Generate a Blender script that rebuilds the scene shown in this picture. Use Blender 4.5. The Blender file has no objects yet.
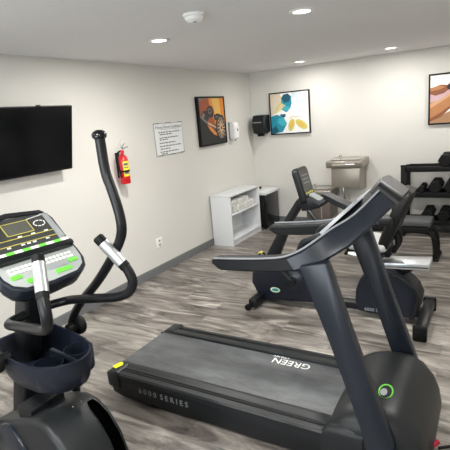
import bpy, bmesh, math, random
from mathutils import Vector, Matrix
from math import sin, cos, pi, radians

C = bpy.context.scene.collection
S = bpy.context.scene
random.seed(7)

# ------------------------------------------------------------------ camera, world, exposure
def cam_axes(yaw, pitch, roll):
    cy, sy, cp, sp = cos(yaw), sin(yaw), cos(pitch), sin(pitch)
    f = Vector((-sy*cp, cy*cp, sp)); r = Vector((cy, sy, 0)); u = r.cross(f)
    cr, sr = cos(roll), sin(roll)
    return cr*r+sr*u, -sr*r+cr*u, f
cd = bpy.data.cameras.new('camera'); cam = bpy.data.objects.new('camera', cd); C.objects.link(cam)
r_, u_, f_ = cam_axes(radians(31.477), radians(-13.3), radians(-5.027))
cam.matrix_world = Matrix(((r_.x, u_.x, -f_.x, 3.494), (r_.y, u_.y, -f_.y, -6.833), (r_.z, u_.z, -f_.z, 1.789), (0, 0, 0, 1)))
cd.sensor_fit = 'HORIZONTAL'; cd.sensor_width = 36; cd.lens = 36*454.45/450; cd.clip_start = .05
S.camera = cam
w = bpy.data.worlds.new('world'); S.world = w; w.use_nodes = True
w.node_tree.nodes['Background'].inputs[0].default_value = (.84, .92, 1, 1)
w.node_tree.nodes['Background'].inputs[1].default_value = 9.0
S.view_settings.view_transform = 'Standard'; S.view_settings.look = 'None'
S.view_settings.gamma = 1; S.view_settings.use_curve_mapping = False
S.view_settings.exposure = 0.0
# unseen window added behind the camera for fill daylight; the portal only guides sampling
pl = bpy.data.lights.new('fill_window_portal', 'AREA'); pl.shape = 'RECTANGLE'; pl.size = 2.6; pl.size_y = 1.3; pl.cycles.is_portal = True
po = bpy.data.objects.new('fill_window_portal', pl); C.objects.link(po); po.location = (1.7, -8.30, 1.5); po.rotation_euler = (radians(90), 0, 0)
LAMP_W = 29.0
LAMP_COL = (1.0, .975, .93)

# ------------------------------------------------------------------ materials
def lin(h):
    v = [int(h[i:i+2], 16)/255 for i in (0, 2, 4)]
    return tuple(c/12.92 if c <= .04045 else ((c+.055)/1.055)**2.4 for c in v) + (1,)
def mat(name, hexc, rough=.5, metal=0.0, var=.06, scale=30, bump=0.0, spec=.5, coat=0.0):
    m = bpy.data.materials.new(name); m.use_nodes = True
    nt = m.node_tree; b = nt.nodes['Principled BSDF']
    c = lin(hexc)
    b.inputs['Roughness'].default_value = rough; b.inputs['Metallic'].default_value = metal
    b.inputs['Specular IOR Level'].default_value = spec
    b.inputs['Coat Weight'].default_value = coat
    tc = nt.nodes.new('ShaderNodeTexCoord'); nz = nt.nodes.new('ShaderNodeTexNoise')
    nz.inputs['Scale'].default_value = scale; nz.inputs['Detail'].default_value = 4
    nt.links.new(tc.outputs['Object'], nz.inputs['Vector'])
    rp = nt.nodes.new('ShaderNodeValToRGB')
    rp.color_ramp.elements[0].color = tuple(x*(1-var) for x in c[:3])+(1,)
    rp.color_ramp.elements[1].color = tuple(min(1, x*(1+var)) for x in c[:3])+(1,)
    nt.links.new(nz.outputs['Fac'], rp.inputs['Fac']); nt.links.new(rp.outputs['Color'], b.inputs['Base Color'])
    if bump:
        bp = nt.nodes.new('ShaderNodeBump'); bp.inputs['Strength'].default_value = bump; bp.inputs['Distance'].default_value = .01
        nt.links.new(nz.outputs['Fac'], bp.inputs['Height']); nt.links.new(bp.outputs['Normal'], b.inputs['Normal'])
    return m
def emis(name, col, strength):
    m = bpy.data.materials.new(name); m.use_nodes = True
    b = m.node_tree.nodes['Principled BSDF']
    b.inputs['Base Color'].default_value = (.8, .8, .8, 1)
    b.inputs['Emission Color'].default_value = col+(1,); b.inputs['Emission Strength'].default_value = strength
    return m

M = {}
M['wall'] = mat('wall_paint', 'DAD8D2', .75, var=.015, scale=60, bump=.08)
M['ceil'] = mat('ceiling_paint', 'E6E6E7', .85, var=.03, scale=45, bump=.25)
M['base'] = mat('baseboard_vinyl', '6E7072', .5, var=.03)
M['plastic'] = mat('black_plastic', '141619', .45, var=.1, spec=.35)
M['dkplastic'] = mat('dark_grey_plastic', '1B1E20', .42, var=.08, spec=.35)
M['navy'] = mat('blue_black_plastic', '171C28', .38, var=.08, spec=.4)
M['paint'] = mat('blue_grey_metal_paint', '1C222B', .3, var=.05, spec=.45)
M['tube'] = mat('dark_tube_paint', '101215', .36, var=.05, spec=.4)
M['rubber'] = mat('black_rubber', '0B0C0D', .6, var=.1, spec=.25)
M['black'] = mat('matt_black', '0C0D0E', .55, var=.1, spec=.25)
M['glossblack'] = mat('gloss_black', '0C0E12', .18, var=.1)
M['chrome'] = mat('brushed_chrome', 'D8D8D4', .25, 1.0, var=.05)
M['alu'] = mat('aluminium', 'D6DADD', .32, .8, var=.04)
M['silver'] = mat('silver_plastic', 'A9ADB1', .35, .3, var=.04)
M['ltgrey'] = mat('light_grey_plastic', 'A3A9A7', .45, var=.04)
M['green'] = mat('green_pad', '6CD443', .45, var=.06)
M['palegreen'] = mat('pale_green_pad', 'CFE8C4', .45, var=.04)
M['white'] = mat('white_print', 'F2F2F0', .5, var=.02)
M['greyprint'] = mat('grey_print', '9A9EA2', .5, var=.02)
M['padgrey'] = mat('pad_grey', '7E8684', .5)
M['dimprint'] = mat('dim_grey_print', '7C8084', .5)
M['slot_shade'] = mat('slot_shade_black', '020202', 1.0, spec=0.0)
M['yellow'] = mat('yellow_sticker', 'F4F20A', .5, var=.05)
M['yline'] = mat('yellow_line', 'C8BE55', .5, var=.03)
M['screen'] = mat('console_screen', '3B3D3C', .25, var=.05)
M['display'] = mat('display_window', '55564F', .2, var=.1)
M['reflect_blue'] = mat('blue_reflection_display', '8C94C4', .2, var=.05)
M['belt'] = None
M['laminate'] = mat('white_laminate', 'DFE2E4', .4, var=.015)
M['towel'] = mat('white_terry', 'F4F3EF', .95, var=.06, scale=200, bump=.5)
M['steel'] = mat('stainless_steel', '9A9389', .34, .55, var=.05, scale=20)
M['steelpan'] = mat('polished_basin', 'C9C6BF', .22, .8, var=.05)
M['bronze'] = mat('brown_grey_panel', '6B625C', .45, .2, var=.06)
M['vinyl'] = mat('black_vinyl', '0E0F10', .5, var=.08, scale=80, bump=.1, spec=.3)
M['benchv'] = mat('dark_grey_vinyl', '4A4C4E', .4, var=.06, scale=80)
M['seatgrey'] = mat('pale_grey_seat', 'B5B5B2', .4, var=.06)
M['red'] = mat('red_enamel', 'C4161C', .3, var=.05, coat=.3)
M['ylabel'] = mat('yellow_label', 'E8D83A', .5, var=.04)
M['paper'] = mat('white_paper', 'E9EBEC', .6, var=.02)
M['ink'] = mat('grey_ink', '5C6066', .7, var=.05)
M['smoke'] = mat('white_detector_plastic', 'F8F8F6', .5, var=.02)
M['tv'] = mat('tv_glass', '06080B', .16, var=.1)
M['red_plug'] = mat('red_plug', 'C03048', .5)
M['lamp'] = emis('lamp_diffuser', (1.0, .98, .93), 6.0)
for k, h in dict(a_dark='120F12', a_night='2A1A1E', a_org='E0862A', a_gold='E2B455', a_rust='9E4A1C', a_steel='77706C', a_pale='D8B890',
                 a_white='F4F4F2', a_teal='1E8FA8', a_teal2='3FB2C4', a_deep='14566C', a_lemon='D6C968', a_sand='DCCFB8', a_mist='D5E4E6',
                 a_skin='B57B4C', a_skin2='8A5230', a_skin3='D0A078', a_floor='A87E5C', a_mauve='C9A8B0').items():
    M[k] = mat('art_'+k[2:], h, .5, var=.05, scale=25)

def glass_mat():
    m = bpy.data.materials.new('fill_window_glass'); m.use_nodes = True; nt = m.node_tree; nt.nodes.clear()
    o = nt.nodes.new('ShaderNodeOutputMaterial'); mx = nt.nodes.new('ShaderNodeMixShader'); fr = nt.nodes.new('ShaderNodeFresnel')
    tr = nt.nodes.new('ShaderNodeBsdfTransparent'); gl = nt.nodes.new('ShaderNodeBsdfGlossy'); gl.inputs['Roughness'].default_value = .02
    nt.links.new(fr.outputs[0], mx.inputs[0]); nt.links.new(tr.outputs[0], mx.inputs[1]); nt.links.new(gl.outputs[0], mx.inputs[2]); nt.links.new(mx.outputs[0], o.inputs[0])
    return m
M['glass'] = glass_mat()
def belt_mat():
    m = mat('running_belt', '6A6D70', .5, var=.12, scale=8)
    nt = m.node_tree
    mp = nt.nodes.new('ShaderNodeMapping'); mp.inputs['Scale'].default_value = (1.0, 3.0, 1)
    tc = [n for n in nt.nodes if n.type == 'TEX_COORD'][0]; nz = [n for n in nt.nodes if n.type == 'TEX_NOISE'][0]
    nt.links.new(tc.outputs['Object'], mp.inputs['Vector']); nt.links.new(mp.outputs['Vector'], nz.inputs['Vector'])
    nz.inputs['Scale'].default_value = 4; nz.inputs['Detail'].default_value = 8; nz.inputs['Roughness'].default_value = .65
    rp = [n for n in nt.nodes if n.type == 'VALTORGB'][0]
    rp.color_ramp.elements[0].position = .32; rp.color_ramp.elements[1].position = .7
    rp.color_ramp.elements[0].color = lin('3E4143'); rp.color_ramp.elements[1].color = lin('606365')
    return m
M['belt'] = belt_mat()

def floor_mat():
    m = bpy.data.materials.new('vinyl_plank'); m.use_nodes = True
    nt = m.node_tree; b = nt.nodes['Principled BSDF']; N = nt.nodes.new; L = nt.links.new
    tc = N('ShaderNodeTexCoord')
    br = N('ShaderNodeTexBrick'); br.offset = .37; br.offset_frequency = 2
    br.inputs['Color1'].default_value = (.0, .0, .0, 1); br.inputs['Color2'].default_value = (1, 1, 1, 1)
    br.inputs['Mortar'].default_value = (.5, .5, .5, 1)
    br.inputs['Scale'].default_value = 1; br.inputs['Mortar Size'].default_value = .0012
    br.inputs['Brick Width'].default_value = 1.22; br.inputs['Row Height'].default_value = .18
    br.inputs['Bias'].default_value = 0
    L(tc.outputs['Object'], br.inputs['Vector'])
    # grain moves with each plank: per-plank value offsets the noise
    mp = N('ShaderNodeMapping'); mp.inputs['Scale'].default_value = (1.0, 4.6, 1)
    L(tc.outputs['Object'], mp.inputs['Vector'])
    ad = N('ShaderNodeVectorMath'); ad.operation = 'MULTIPLY_ADD'
    ad.inputs[1].default_value = (9.0, 5.0, 7.0)
    L(br.outputs['Color'], ad.inputs[0]); L(mp.outputs['Vector'], ad.inputs[2])
    nz = N('ShaderNodeTexNoise'); nz.inputs['Scale'].default_value = 1.5; nz.inputs['Detail'].default_value = 9
    nz.inputs['Roughness'].default_value = .6; nz.inputs['Distortion'].default_value = 1.5
    L(ad.outputs[0], nz.inputs['Vector'])
    rp = N('ShaderNodeValToRGB'); e = rp.color_ramp.elements
    e[0].position = .33; e[0].color = lin('4A443F'); e[1].position = .68; e[1].color = lin('BEB7AE')
    k = e.new(.46); k.color = lin('77716B'); k = e.new(.55); k.color = lin('938D86')
    L(nz.outputs['Fac'], rp.inputs['Fac'])
    # fine grain
    mp2 = N('ShaderNodeMapping'); mp2.inputs['Scale'].default_value = (4, 70, 1); L(tc.outputs['Object'], mp2.inputs['Vector'])
    n2 = N('ShaderNodeTexNoise'); n2.inputs['Scale'].default_value = 1; n2.inputs['Detail'].default_value = 4; L(mp2.outputs['Vector'], n2.inputs['Vector'])
    r2 = N('ShaderNodeMapRange'); r2.inputs['From Min'].default_value = .3; r2.inputs['From Max'].default_value = .7
    r2.inputs['To Min'].default_value = .78; r2.inputs['To Max'].default_value = 1.0; L(n2.outputs['Fac'], r2.inputs['Value'])
    # plank tone
    r3 = N('ShaderNodeMapRange'); r3.inputs['To Min'].default_value = .8; r3.inputs['To Max'].default_value = 1.1; L(br.outputs['Color'], r3.inputs['Value'])
    mu = N('ShaderNodeMath'); mu.operation = 'MULTIPLY'; L(r2.outputs[0], mu.inputs[0]); L(r3.outputs[0], mu.inputs[1])
    mo = N('ShaderNodeMath'); mo.operation = 'MULTIPLY_ADD'; mo.inputs[1].default_value = -.45; mo.inputs[2].default_value = 1; L(br.outputs['Fac'], mo.inputs[0])
    mm = N('ShaderNodeMath'); mm.operation = 'MULTIPLY'; L(mu.outputs[0], mm.inputs[0]); L(mo.outputs[0], mm.inputs[1])
    vs = N('ShaderNodeVectorMath'); vs.operation = 'SCALE'; L(rp.outputs['Color'], vs.inputs[0]); L(mm.outputs[0], vs.inputs['Scale'])
    L(vs.outputs[0], b.inputs['Base Color'])
    b.inputs['Roughness'].default_value = .36; b.inputs['Specular IOR Level'].default_value = .5
    return m
M['floor'] = floor_mat()

# ------------------------------------------------------------------ mesh helpers
W = {}
class MB:
    def __init__(s): s.bm = bmesh.new(); s.i = 0
    def m(s, i): s.i = i; return s
    def _fin(s, faces):
        for f in faces: f.material_index = s.i
    def box(s, lo, hi, bev=0.0, mtx=None, seg=2):
        lo, hi = Vector(lo), Vector(hi)
        c = (lo+hi)/2; d = hi-lo
        r = bmesh.ops.create_cube(s.bm, size=1)
        vs = r['verts']; bmesh.ops.scale(s.bm, vec=d, verts=vs); bmesh.ops.translate(s.bm, vec=c, verts=vs)
        if mtx is not None: bmesh.ops.transform(s.bm, matrix=mtx, verts=vs)
        s._bev(vs, bev, seg); return s
    def _bev(s, vs, bev, seg=2):
        fs = set(f for v in vs for f in v.link_faces); s._fin(fs)
        if bev > 0:
            es = list(set(e for v in vs for e in v.link_edges))
            r = bmesh.ops.bevel(s.bm, geom=es, offset=bev, segments=seg, profile=.5, affect='EDGES', clamp_overlap=True)
            s._fin(r['faces'])
    def prism(s, pts, axis, a, b, bev=0.0, seg=2, only_caps=False):
        # pts 2D; axis 'y': (x,z), 'x': (y,z), 'z': (x,y), or a function (p,h)->Vector
        fn = axis if callable(axis) else {'y': lambda p, h: Vector((p[0], h, p[1])), 'x': lambda p, h: Vector((h, p[0], p[1])), 'z': lambda p, h: Vector((p[0], p[1], h))}[axis]
        A = [s.bm.verts.new(fn(p, a)) for p in pts]; B = [s.bm.verts.new(fn(p, b)) for p in pts]
        n = len(pts); fs = [s.bm.faces.new(A), s.bm.faces.new(B[::-1])]
        capE = [e for f in fs for e in f.edges]
        for i in range(n): fs.append(s.bm.faces.new((A[i], B[i], B[(i+1) % n], A[(i+1) % n])))
        s._fin(fs)
        bmesh.ops.recalc_face_normals(s.bm, faces=fs)
        if bev > 0:
            es = capE if only_caps else list(set(e for v in A+B for e in v.link_edges))
            r = bmesh.ops.bevel(s.bm, geom=es, offset=bev, segments=seg, profile=.5, affect='EDGES', clamp_overlap=True)
            s._fin(r['faces'])
        return s
    def loft(s, rings, cap=True, closed=False):
        R = [[s.bm.verts.new(Vector(p)) for p in ring] for ring in rings]
        n = len(R[0]); fs = []
        k = len(R)
        for i in range(k if closed else k-1):
            a, b = R[i], R[(i+1) % k]
            for j in range(n): fs.append(s.bm.faces.new((a[j], a[(j+1) % n], b[(j+1) % n], b[j])))
        if cap and not closed: fs.append(s.bm.faces.new(R[0][::-1])); fs.append(s.bm.faces.new(R[-1]))
        s._fin(fs); bmesh.ops.recalc_face_normals(s.bm, faces=fs); return s
    def tube(s, pts, r, seg=12, sub=6, smooth=True):
        P = [Vector(p) for p in pts]; n0 = len(P)
        rad = list(r) if hasattr(r, '__len__') else [r]*n0
        if smooth and n0 > 2:
            Q, RR = [], []
            for i in range(n0-1):
                p0, p1, p2, p3 = P[max(i-1, 0)], P[i], P[i+1], P[min(i+2, n0-1)]
                for k in range(sub):
                    t = k/sub
                    Q.append(.5*((2*p1)+(p2-p0)*t+(2*p0-5*p1+4*p2-p3)*t*t+(3*p1-p0-3*p2+p3)*t**3)); RR.append(rad[i]*(1-t)+rad[i+1]*t)
            Q.append(P[-1]); RR.append(rad[-1]); P, rad = Q, RR
        T = [(P[min(i+1, len(P)-1)]-P[max(i-1, 0)]).normalized() for i in range(len(P))]
        u = T[0].orthogonal().normalized(); rings = []
        for i, p in enumerate(P):
            u = (u-T[i]*u.dot(T[i])).normalized(); v = T[i].cross(u)
            rings.append([p+rad[i]*(cos(2*pi*k/seg)*u+sin(2*pi*k/seg)*v) for k in range(seg)])
        return s.loft(rings)
    def lathe(s, prof, o, d=(0, 0, 1), seg=24, closed=False):
        o = Vector(o); d = Vector(d).normalized(); u = d.orthogonal().normalized(); v = d.cross(u)
        return s.loft([[o+d*h+max(r, .0004)*(cos(2*pi*k/seg)*u+sin(2*pi*k/seg)*v) for k in range(seg)] for r, h in prof], closed=closed)
    def text(s, body, size, mtx, depth=.0015, align='CENTER'):
        cu = bpy.data.curves.new('t', 'FONT'); cu.body = body; cu.size = size; cu.extrude = depth/2; cu.align_x = align; cu.align_y = 'CENTER'
        cu.resolution_u = 3
        o = bpy.data.objects.new('t', cu); C.objects.link(o)
        dg = bpy.context.evaluated_depsgraph_get(); me = bpy.data.meshes.new_from_object(o.evaluated_get(dg))
        me.transform(mtx); k = len(s.bm.faces); s.bm.from_mesh(me); s.bm.faces.ensure_lookup_table()
        for f in s.bm.faces[k:]: f.material_index = s.i
        bpy.data.objects.remove(o); bpy.data.curves.remove(cu); bpy.data.meshes.remove(me)
        return s
    def build(s, name, mats, parent=None, smooth=35):
        me = bpy.data.meshes.new(name)
        if parent is not None and parent in W: bmesh.ops.translate(s.bm, vec=-W[parent], verts=s.bm.verts)
        for f in s.bm.faces: f.smooth = bool(smooth)
        if smooth:
            for e in s.bm.edges:
                if len(e.link_faces) != 2 or e.calc_face_angle(0) > radians(smooth): e.smooth = False
        s.bm.to_mesh(me); s.bm.free()
        for m in (mats if isinstance(mats, (list, tuple)) else [mats]): me.materials.append(M[m] if isinstance(m, str) else m)
        o = bpy.data.objects.new(name, me); C.objects.link(o)
        if parent is not None:
            o.parent = parent
            if parent in W: W[o] = W[parent]
        return o
def thing(name, label, cat, loc=(0, 0, 0), group=None, rotz=None):
    o = bpy.data.objects.new(name, None); o.empty_display_size = .1; C.objects.link(o); o.location = loc
    if rotz is None: W[o] = Vector(loc)          # parts are given in room coordinates
    else: o.rotation_euler = (0, 0, rotz)        # parts are given in the thing's own frame
    o['label'] = label; o['category'] = cat
    if group: o['group'] = group
    return o
def struct(o): o['kind'] = 'structure'; return o
def copy_tree(o, parent=None):
    c = o.copy(); C.objects.link(c); c.parent = parent
    for ch in o.children: copy_tree(ch, c)
    return c
def basis(o, x, y):
    x = Vector(x).normalized(); y = Vector(y); y = (y-x*y.dot(x)).normalized(); z = x.cross(y)
    return Matrix(((x.x, y.x, z.x, o[0]), (x.y, y.y, z.y, o[1]), (x.z, y.z, z.z, o[2]), (0, 0, 0, 1)))
def ell(cx, cy, a, b, n=20, rot=0):
    return [(cx+a*cos(2*pi*i/n)*cos(rot)-b*sin(2*pi*i/n)*sin(rot), cy+a*cos(2*pi*i/n)*sin(rot)+b*sin(2*pi*i/n)*cos(rot)) for i in range(n)]
def rrect(hx, hy, r, n=4, cx=0, cy=0):
    out = []
    for sx, sy, a0 in ((1, 1, 0), (-1, 1, pi/2), (-1, -1, pi), (1, -1, 1.5*pi)):
        for i in range(n+1):
            a = a0+pi/2*i/n; out.append((cx+sx*(hx-r)+r*cos(a), cy+sy*(hy-r)+r*sin(a)))
    return out

# ------------------------------------------------------------------ the room
H = 2.44; X1 = 5.0; Y0 = -8.3
def sbox(name, lo, hi, m): return struct(MB().box(lo, hi).build(name, m, smooth=0))
sbox('floor', (-.12, Y0-.12, -.1), (X1+.12, .12, 0), 'floor')
sbox('ceiling', (-.12, Y0-.12, H), (X1+.12, .12, H+.1), 'ceil')
sbox('wall_left', (-.12, Y0-.12, 0), (0, .12, H), 'wall')
sbox('wall_back', (0, 0, 0), (X1, .12, H), 'wall')
sbox('wall_right', (X1, Y0-.12, 0), (X1+.12, .12, H), 'wall')
b = MB()
for lo_, hi_ in (((0, Y0-.12, 0), (X1, Y0, .85)), ((0, Y0-.12, 2.15), (X1, Y0, H)), ((0, Y0-.12, .85), (.4, Y0, 2.15)), ((3.0, Y0-.12, .85), (X1, Y0, 2.15))): b.box(lo_, hi_)
struct(b.build('wall_front', 'wall', smooth=0))
b = MB()
for lo_, hi_ in (((.4, Y0-.09, .85), (3.0, Y0-.03, .9)), ((.4, Y0-.09, 2.1), (3.0, Y0-.03, 2.15)), ((.4, Y0-.09, .9), (.45, Y0-.03, 2.1)), ((2.95, Y0-.09, .9), (3.0, Y0-.03, 2.1)), ((1.675, Y0-.09, .9), (1.725, Y0-.03, 2.1))): b.box(lo_, hi_, .003)
wn = struct(b.build('fill_window', 'laminate', smooth=0))  # added window, out of view; lets in sky light to brighten the ceiling
MB().box((.45, Y0-.063, .9), (1.675, Y0-.059, 2.1)).build('pane', 'glass', wn, 0); MB().box((1.725, Y0-.063, .9), (2.95, Y0-.059, 2.1)).build('pane', 'glass', wn, 0)
def base(name, pts_fn):
    return struct(pts_fn(MB()).build(name, 'base', smooth=0))
prof = [(0, 0), (.012, 0), (.012, .09), (.008, .1), (0, .1)]
base('baseboard_left', lambda b: b.prism([(x, z) for x, z in prof], 'y', Y0, -.012))
base('baseboard_back', lambda b: b.prism([(-x, z) for x, z in prof], 'x', 0, X1))
base('baseboard_right', lambda b: b.prism([(X1-x, z) for x, z in prof], 'y', Y0, -.012))
base('baseboard_front', lambda b: b.prism([(Y0+x, z) for x, z in prof], 'x', 0.012, X1-.012))

# ------------------------------------------------------------------ ceiling lamps, smoke detector
def downlight(x, y, label, on=1.0):
    t = thing('ceiling_light', label, 'light', (x, y, H), 'recessed ceiling lights')
    MB().lathe([(.058, 0), (.085, 0), (.088, -.004), (.078, -.009), (.060, -.008)], (x, y, H), seg=32, closed=True).build('trim_ring', 'smoke', t)
    MB().lathe([(.0, -.003), (.059, -.003), (.059, -.006), (.0, -.007)], (x, y, H), seg=32).build('diffuser', 'lamp', t)
    ld = bpy.data.lights.new('lamp_bulb', 'AREA'); ld.shape = 'DISK'; ld.size = .115; ld.energy = LAMP_W*on; ld.color = LAMP_COL; ld.spread = radians(180)
    lo = bpy.data.objects.new('lamp_bulb', ld); C.objects.link(lo); lo.parent = t; lo.location = (0, 0, -.02)
for x, y, l in ((1.10, -3.69, 'round recessed ceiling light nearest the television wall, with bright diffuser'),
                (2.32, -3.69, 'round recessed ceiling light right of the smoke detector, the largest-looking one'),
                (1.12, -.64, 'round recessed ceiling light above the teal abstract picture'),
                (2.32, -.69, 'round recessed ceiling light by the back wall above the dumbbell rack'),
                (3.54, -.69, 'round recessed ceiling light by the back wall beyond the arm picture, outside the photo'),
                (3.54, -3.69, 'round recessed ceiling light over the treadmill hood side, outside the photo'),
                (1.10, -6.7, 'round recessed ceiling light behind the elliptical, outside the photo'),
                (2.32, -6.7, 'round recessed ceiling light near the photographer, outside the photo'),
                (3.54, -6.7, 'round recessed ceiling light above the photographer, outside the photo')):
    downlight(x, y, l, .45 if y > -1 else (1.0 if y > -4 else 1.1))
sx, sy = 1.80, -4.22
t = thing('smoke_detector', 'round white smoke detector on the ceiling between two recessed lights', 'smoke detector', (sx, sy, H))
MB().lathe([(0, 0), (.07, 0), (.07, -.014), (.064, -.018), (0, -.018)], (sx, sy, H), seg=32).build('mounting_base', 'smoke', t)
MB().lathe([(0, -.018), (.060, -.018), (.057, -.034), (.044, -.046), (.02, -.05), (0, -.05)], (sx, sy, H), seg=32).build('cover', 'smoke', t)
MB().lathe([(.0, -.0495), (.014, -.0495), (.012, -.053), (0, -.053)], (sx+.01, sy-.01, H), seg=16).build('test_button', 'ltgrey', t)

# ------------------------------------------------------------------ left wall things
# television, tilted down towards the room
t = thing('television', 'black flat-screen television mounted tilted on the left wall', 'television', (.12, -4.46, 1.43))
tilt = math.atan2(.13, .575)
z_b = .024
tm = Matrix.Translation((.115, -4.46, 1.425)) @ Matrix.Rotation(tilt, 4, 'Y')
MB().box((-.035, -.535, z_b), (0, .535, .595), .006, tm).build('bezel', 'glossblack', t)
MB().box((-.001, -.523, z_b+.018), (.002, .523, .585), 0, tm).build('screen', 'tv', t)
MB().box((-.062, -.3, .1), (-.034, .3, .42), .01, tm).build('rear_housing', 'plastic', t)
MB().box((-.01, .16, .592), (.004, .2, .605), .002, tm).build('sensor', 'plastic', t)
b = MB(); b.box((.003, -4.62, 1.55), (.02, -4.3, 1.85), .003)
for y in (-4.6, -4.34): b.tube([(.01, y, 1.62), (.085, y, 1.6)], .012, 8); b.tube([(.01, y, 1.8), (.13, y, 1.8)], .012, 8)
b.build('wall_bracket', 'black', t)

# fire extinguisher
ex, ey = .085, -3.215
t = thing('fire_extinguisher', 'small red fire extinguisher with yellow label hanging on the left wall', 'fire extinguisher', (ex, ey, 1.19))
bo = MB().lathe([(0, 1.19), (.05, 1.19), (.055, 1.2), (.055, 1.43), (.052, 1.455), (.04, 1.48), (.02, 1.495), (.018, 1.51), (0, 1.51)], (ex, ey, 0), seg=28).build('cylinder', 'red', t)
b = MB(); n = 10
ring = lambda z: [(ex+.0558*cos(a), ey+.0558*sin(a), z) for a in [radians(-52+i*80/n) for i in range(n+1)]]
A = [b.bm.verts.new(p) for p in ring(1.27)]; B = [b.bm.verts.new(p) for p in ring(1.43)]
for i in range(n): b.bm.faces.new((A[i], A[i+1], B[i+1], B[i]))
for z0, z1 in ((1.385, 1.41), (1.36, 1.37), (1.295, 1.315)):
    b.m(1)
    A = [b.bm.verts.new((ex+.0562*cos(a), ey+.0562*sin(a), z0)) for a in [radians(-44+i*50/6) for i in range(7)]]
    B = [b.bm.verts.new((v.co.x, v.co.y, z1)) for v in A]
    for i in range(6): b.bm.faces.new((A[i], A[i+1], B[i+1], B[i])).material_index = 1
b.build('paper_label', ['ylabel', 'ink'], t)
MB().lathe([(.0565, 1.315), (.0575, 1.317), (.0575, 1.333), (.0565, 1.335)], (ex, ey, 0), seg=28).build('strap', 'black', t)
MB().lathe([(.014, 1.505), (.02, 1.51), (.02, 1.545), (.012, 1.55), (0, 1.55)], (ex, ey, 0), seg=16).build('valve', 'chrome', t)
MB().lathe([(0, 0), (.02, 0), (.02, .012), (0, .014)], (ex+.015, ey-.01, 1.527), (.7, -.7, 0), 16).build('pressure_gauge', 'red', t)
MB().tube([(ex, ey, 1.54), (ex+.01, ey+.03, 1.565), (ex+.015, ey+.085, 1.572)], [.008, .008, .006], 8).tube([(ex, ey, 1.555), (ex+.01, ey+.03, 1.6), (ex+.01, ey+.06, 1.612)], [.007, .007, .005], 8).build('lever', 'chrome', t)
MB().tube([(ex, ey-.015, 1.535), (ex+.01, ey-.07, 1.52), (ex+.01, ey-.085, 1.43), (ex+.01, ey-.075, 1.33), (ex+.01, ey-.06, 1.26)], .009, 8).build('hose', 'rubber', t)
MB().tube([(ex, ey, 1.56), (ex+.0, ey-.01, 1.62), (ex, ey+.015, 1.66)], .0025, 6).build('pull_pin', 'chrome', t)
MB().box((0, ey-.02, 1.25), (.03, ey+.02, 1.52), .004).build('wall_bracket', 'black', t)

# rules sheet
t = thing('notice_sheet', 'white printed sheet of room guidelines on the left wall', 'sign', (0, -2.26, 1.401))
MB().box((0, -2.548, 1.399), (.006, -1.972, 1.785), .001).build('backing', 'ltgrey', t)
b = MB(); b.box((.006, -2.535, 1.408), (.0075, -1.985, 1.776)); b.build('sheet', 'paper', t, 0)
b = MB()
b.text('Fitness Room Guidelines', .052, basis((.0082, -2.26, 1.735), (0, 1, 0), (0, 0, 1)), .001)
b.box((.0076, -2.44, 1.706), (.0082, -2.05, 1.709))
rnd = random.Random(3)
for z, y0, y1 in ((1.675, -2.47, -2.03), (1.65, -2.45, -2.2), (1.61, -2.46, -2.08), (1.588, -2.46, -2.3), (1.548, -2.47, -2.15), (1.51, -2.47, -2.03), (1.478, -2.46, -2.27), (1.443, -2.47, -2.1), (1.42, -2.45, -2.33)):
    y = y0
    while y < y1:
        wd = rnd.uniform(.02, .06); b.box((.0076, y, z-.006), (.008, min(y+wd, y1), z+.006)); y += wd+.012
b.build('printing', 'ink', t, 0)
for a0, a1, c0, c1 in ((-2.545, -2.44, 1.779, 1.786), (-2.33, -2.2, 1.779, 1.786), (-2.06, -1.975, 1.779, 1.786), (-2.5, -2.42, 1.398, 1.404), (-2.28, -2.17, 1.398, 1.404), (-2.06, -1.98, 1.398, 1.404)):
    MB().box((.0062, a0, c0), (.009, a1, c1)).build('holder_shadow', 'plastic', t, 0)  # dark strips stand in for the holder's shadow along the sheet edges

def picture(name, label, fn, x0, x1, z0, z1, depth, polys, fw=.022):
    # fn(s, z, h): along the wall, up, out from the wall
    t = thing(name, label, 'picture', fn((x0+x1)/2, z0, 0))
    b = MB()
    for (a0, c0), (a1, c1) in (((x0, z0), (x1, z0+fw)), ((x0, z1-fw), (x1, z1)), ((x0, z0+fw), (x0+fw, z1-fw)), ((x1-fw, z0+fw), (x1, z1-fw))):
        P, Q = fn(a0, c0, 0), fn(a1, c1, depth)
        b.box([min(p, q) for p, q in zip(P, Q)], [max(p, q) for p, q in zip(P, Q)], .002)
    b.build('frame', 'black', t)
    b = MB(); mats = []
    P, Q = fn(x0+fw, z0+fw, .004), fn(x1-fw, z1-fw, depth-.008)
    iw, ih = x1-x0-2*fw, z1-z0-2*fw
    for k, (pts, m) in enumerate(polys):
        if m not in mats: mats.append(m)
        b.m(mats.index(m))
        pts = [(min(1, max(0, p[0])), min(1, max(0, p[1]))) for p in pts]
        q = [pts[0]]
        for p in pts[1:]:
            if abs(p[0]-q[-1][0])+abs(p[1]-q[-1][1]) > 1e-4: q.append(p)
        if abs(q[0][0]-q[-1][0])+abs(q[0][1]-q[-1][1]) < 1e-4: q.pop()
        if len(q) < 3: continue
        h0 = .004 if k == 0 else depth-.012; h1 = depth-.008+.0002*k
        b.prism(q, lambda p, h: Vector(fn(x0+fw+p[0]*iw, z0+fw+p[1]*ih, h)), h0, h1)
    b.build('print', mats, t, 0)
    return t
full = [(0, 0), (1, 0), (1, 1), (0, 1)]
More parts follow.
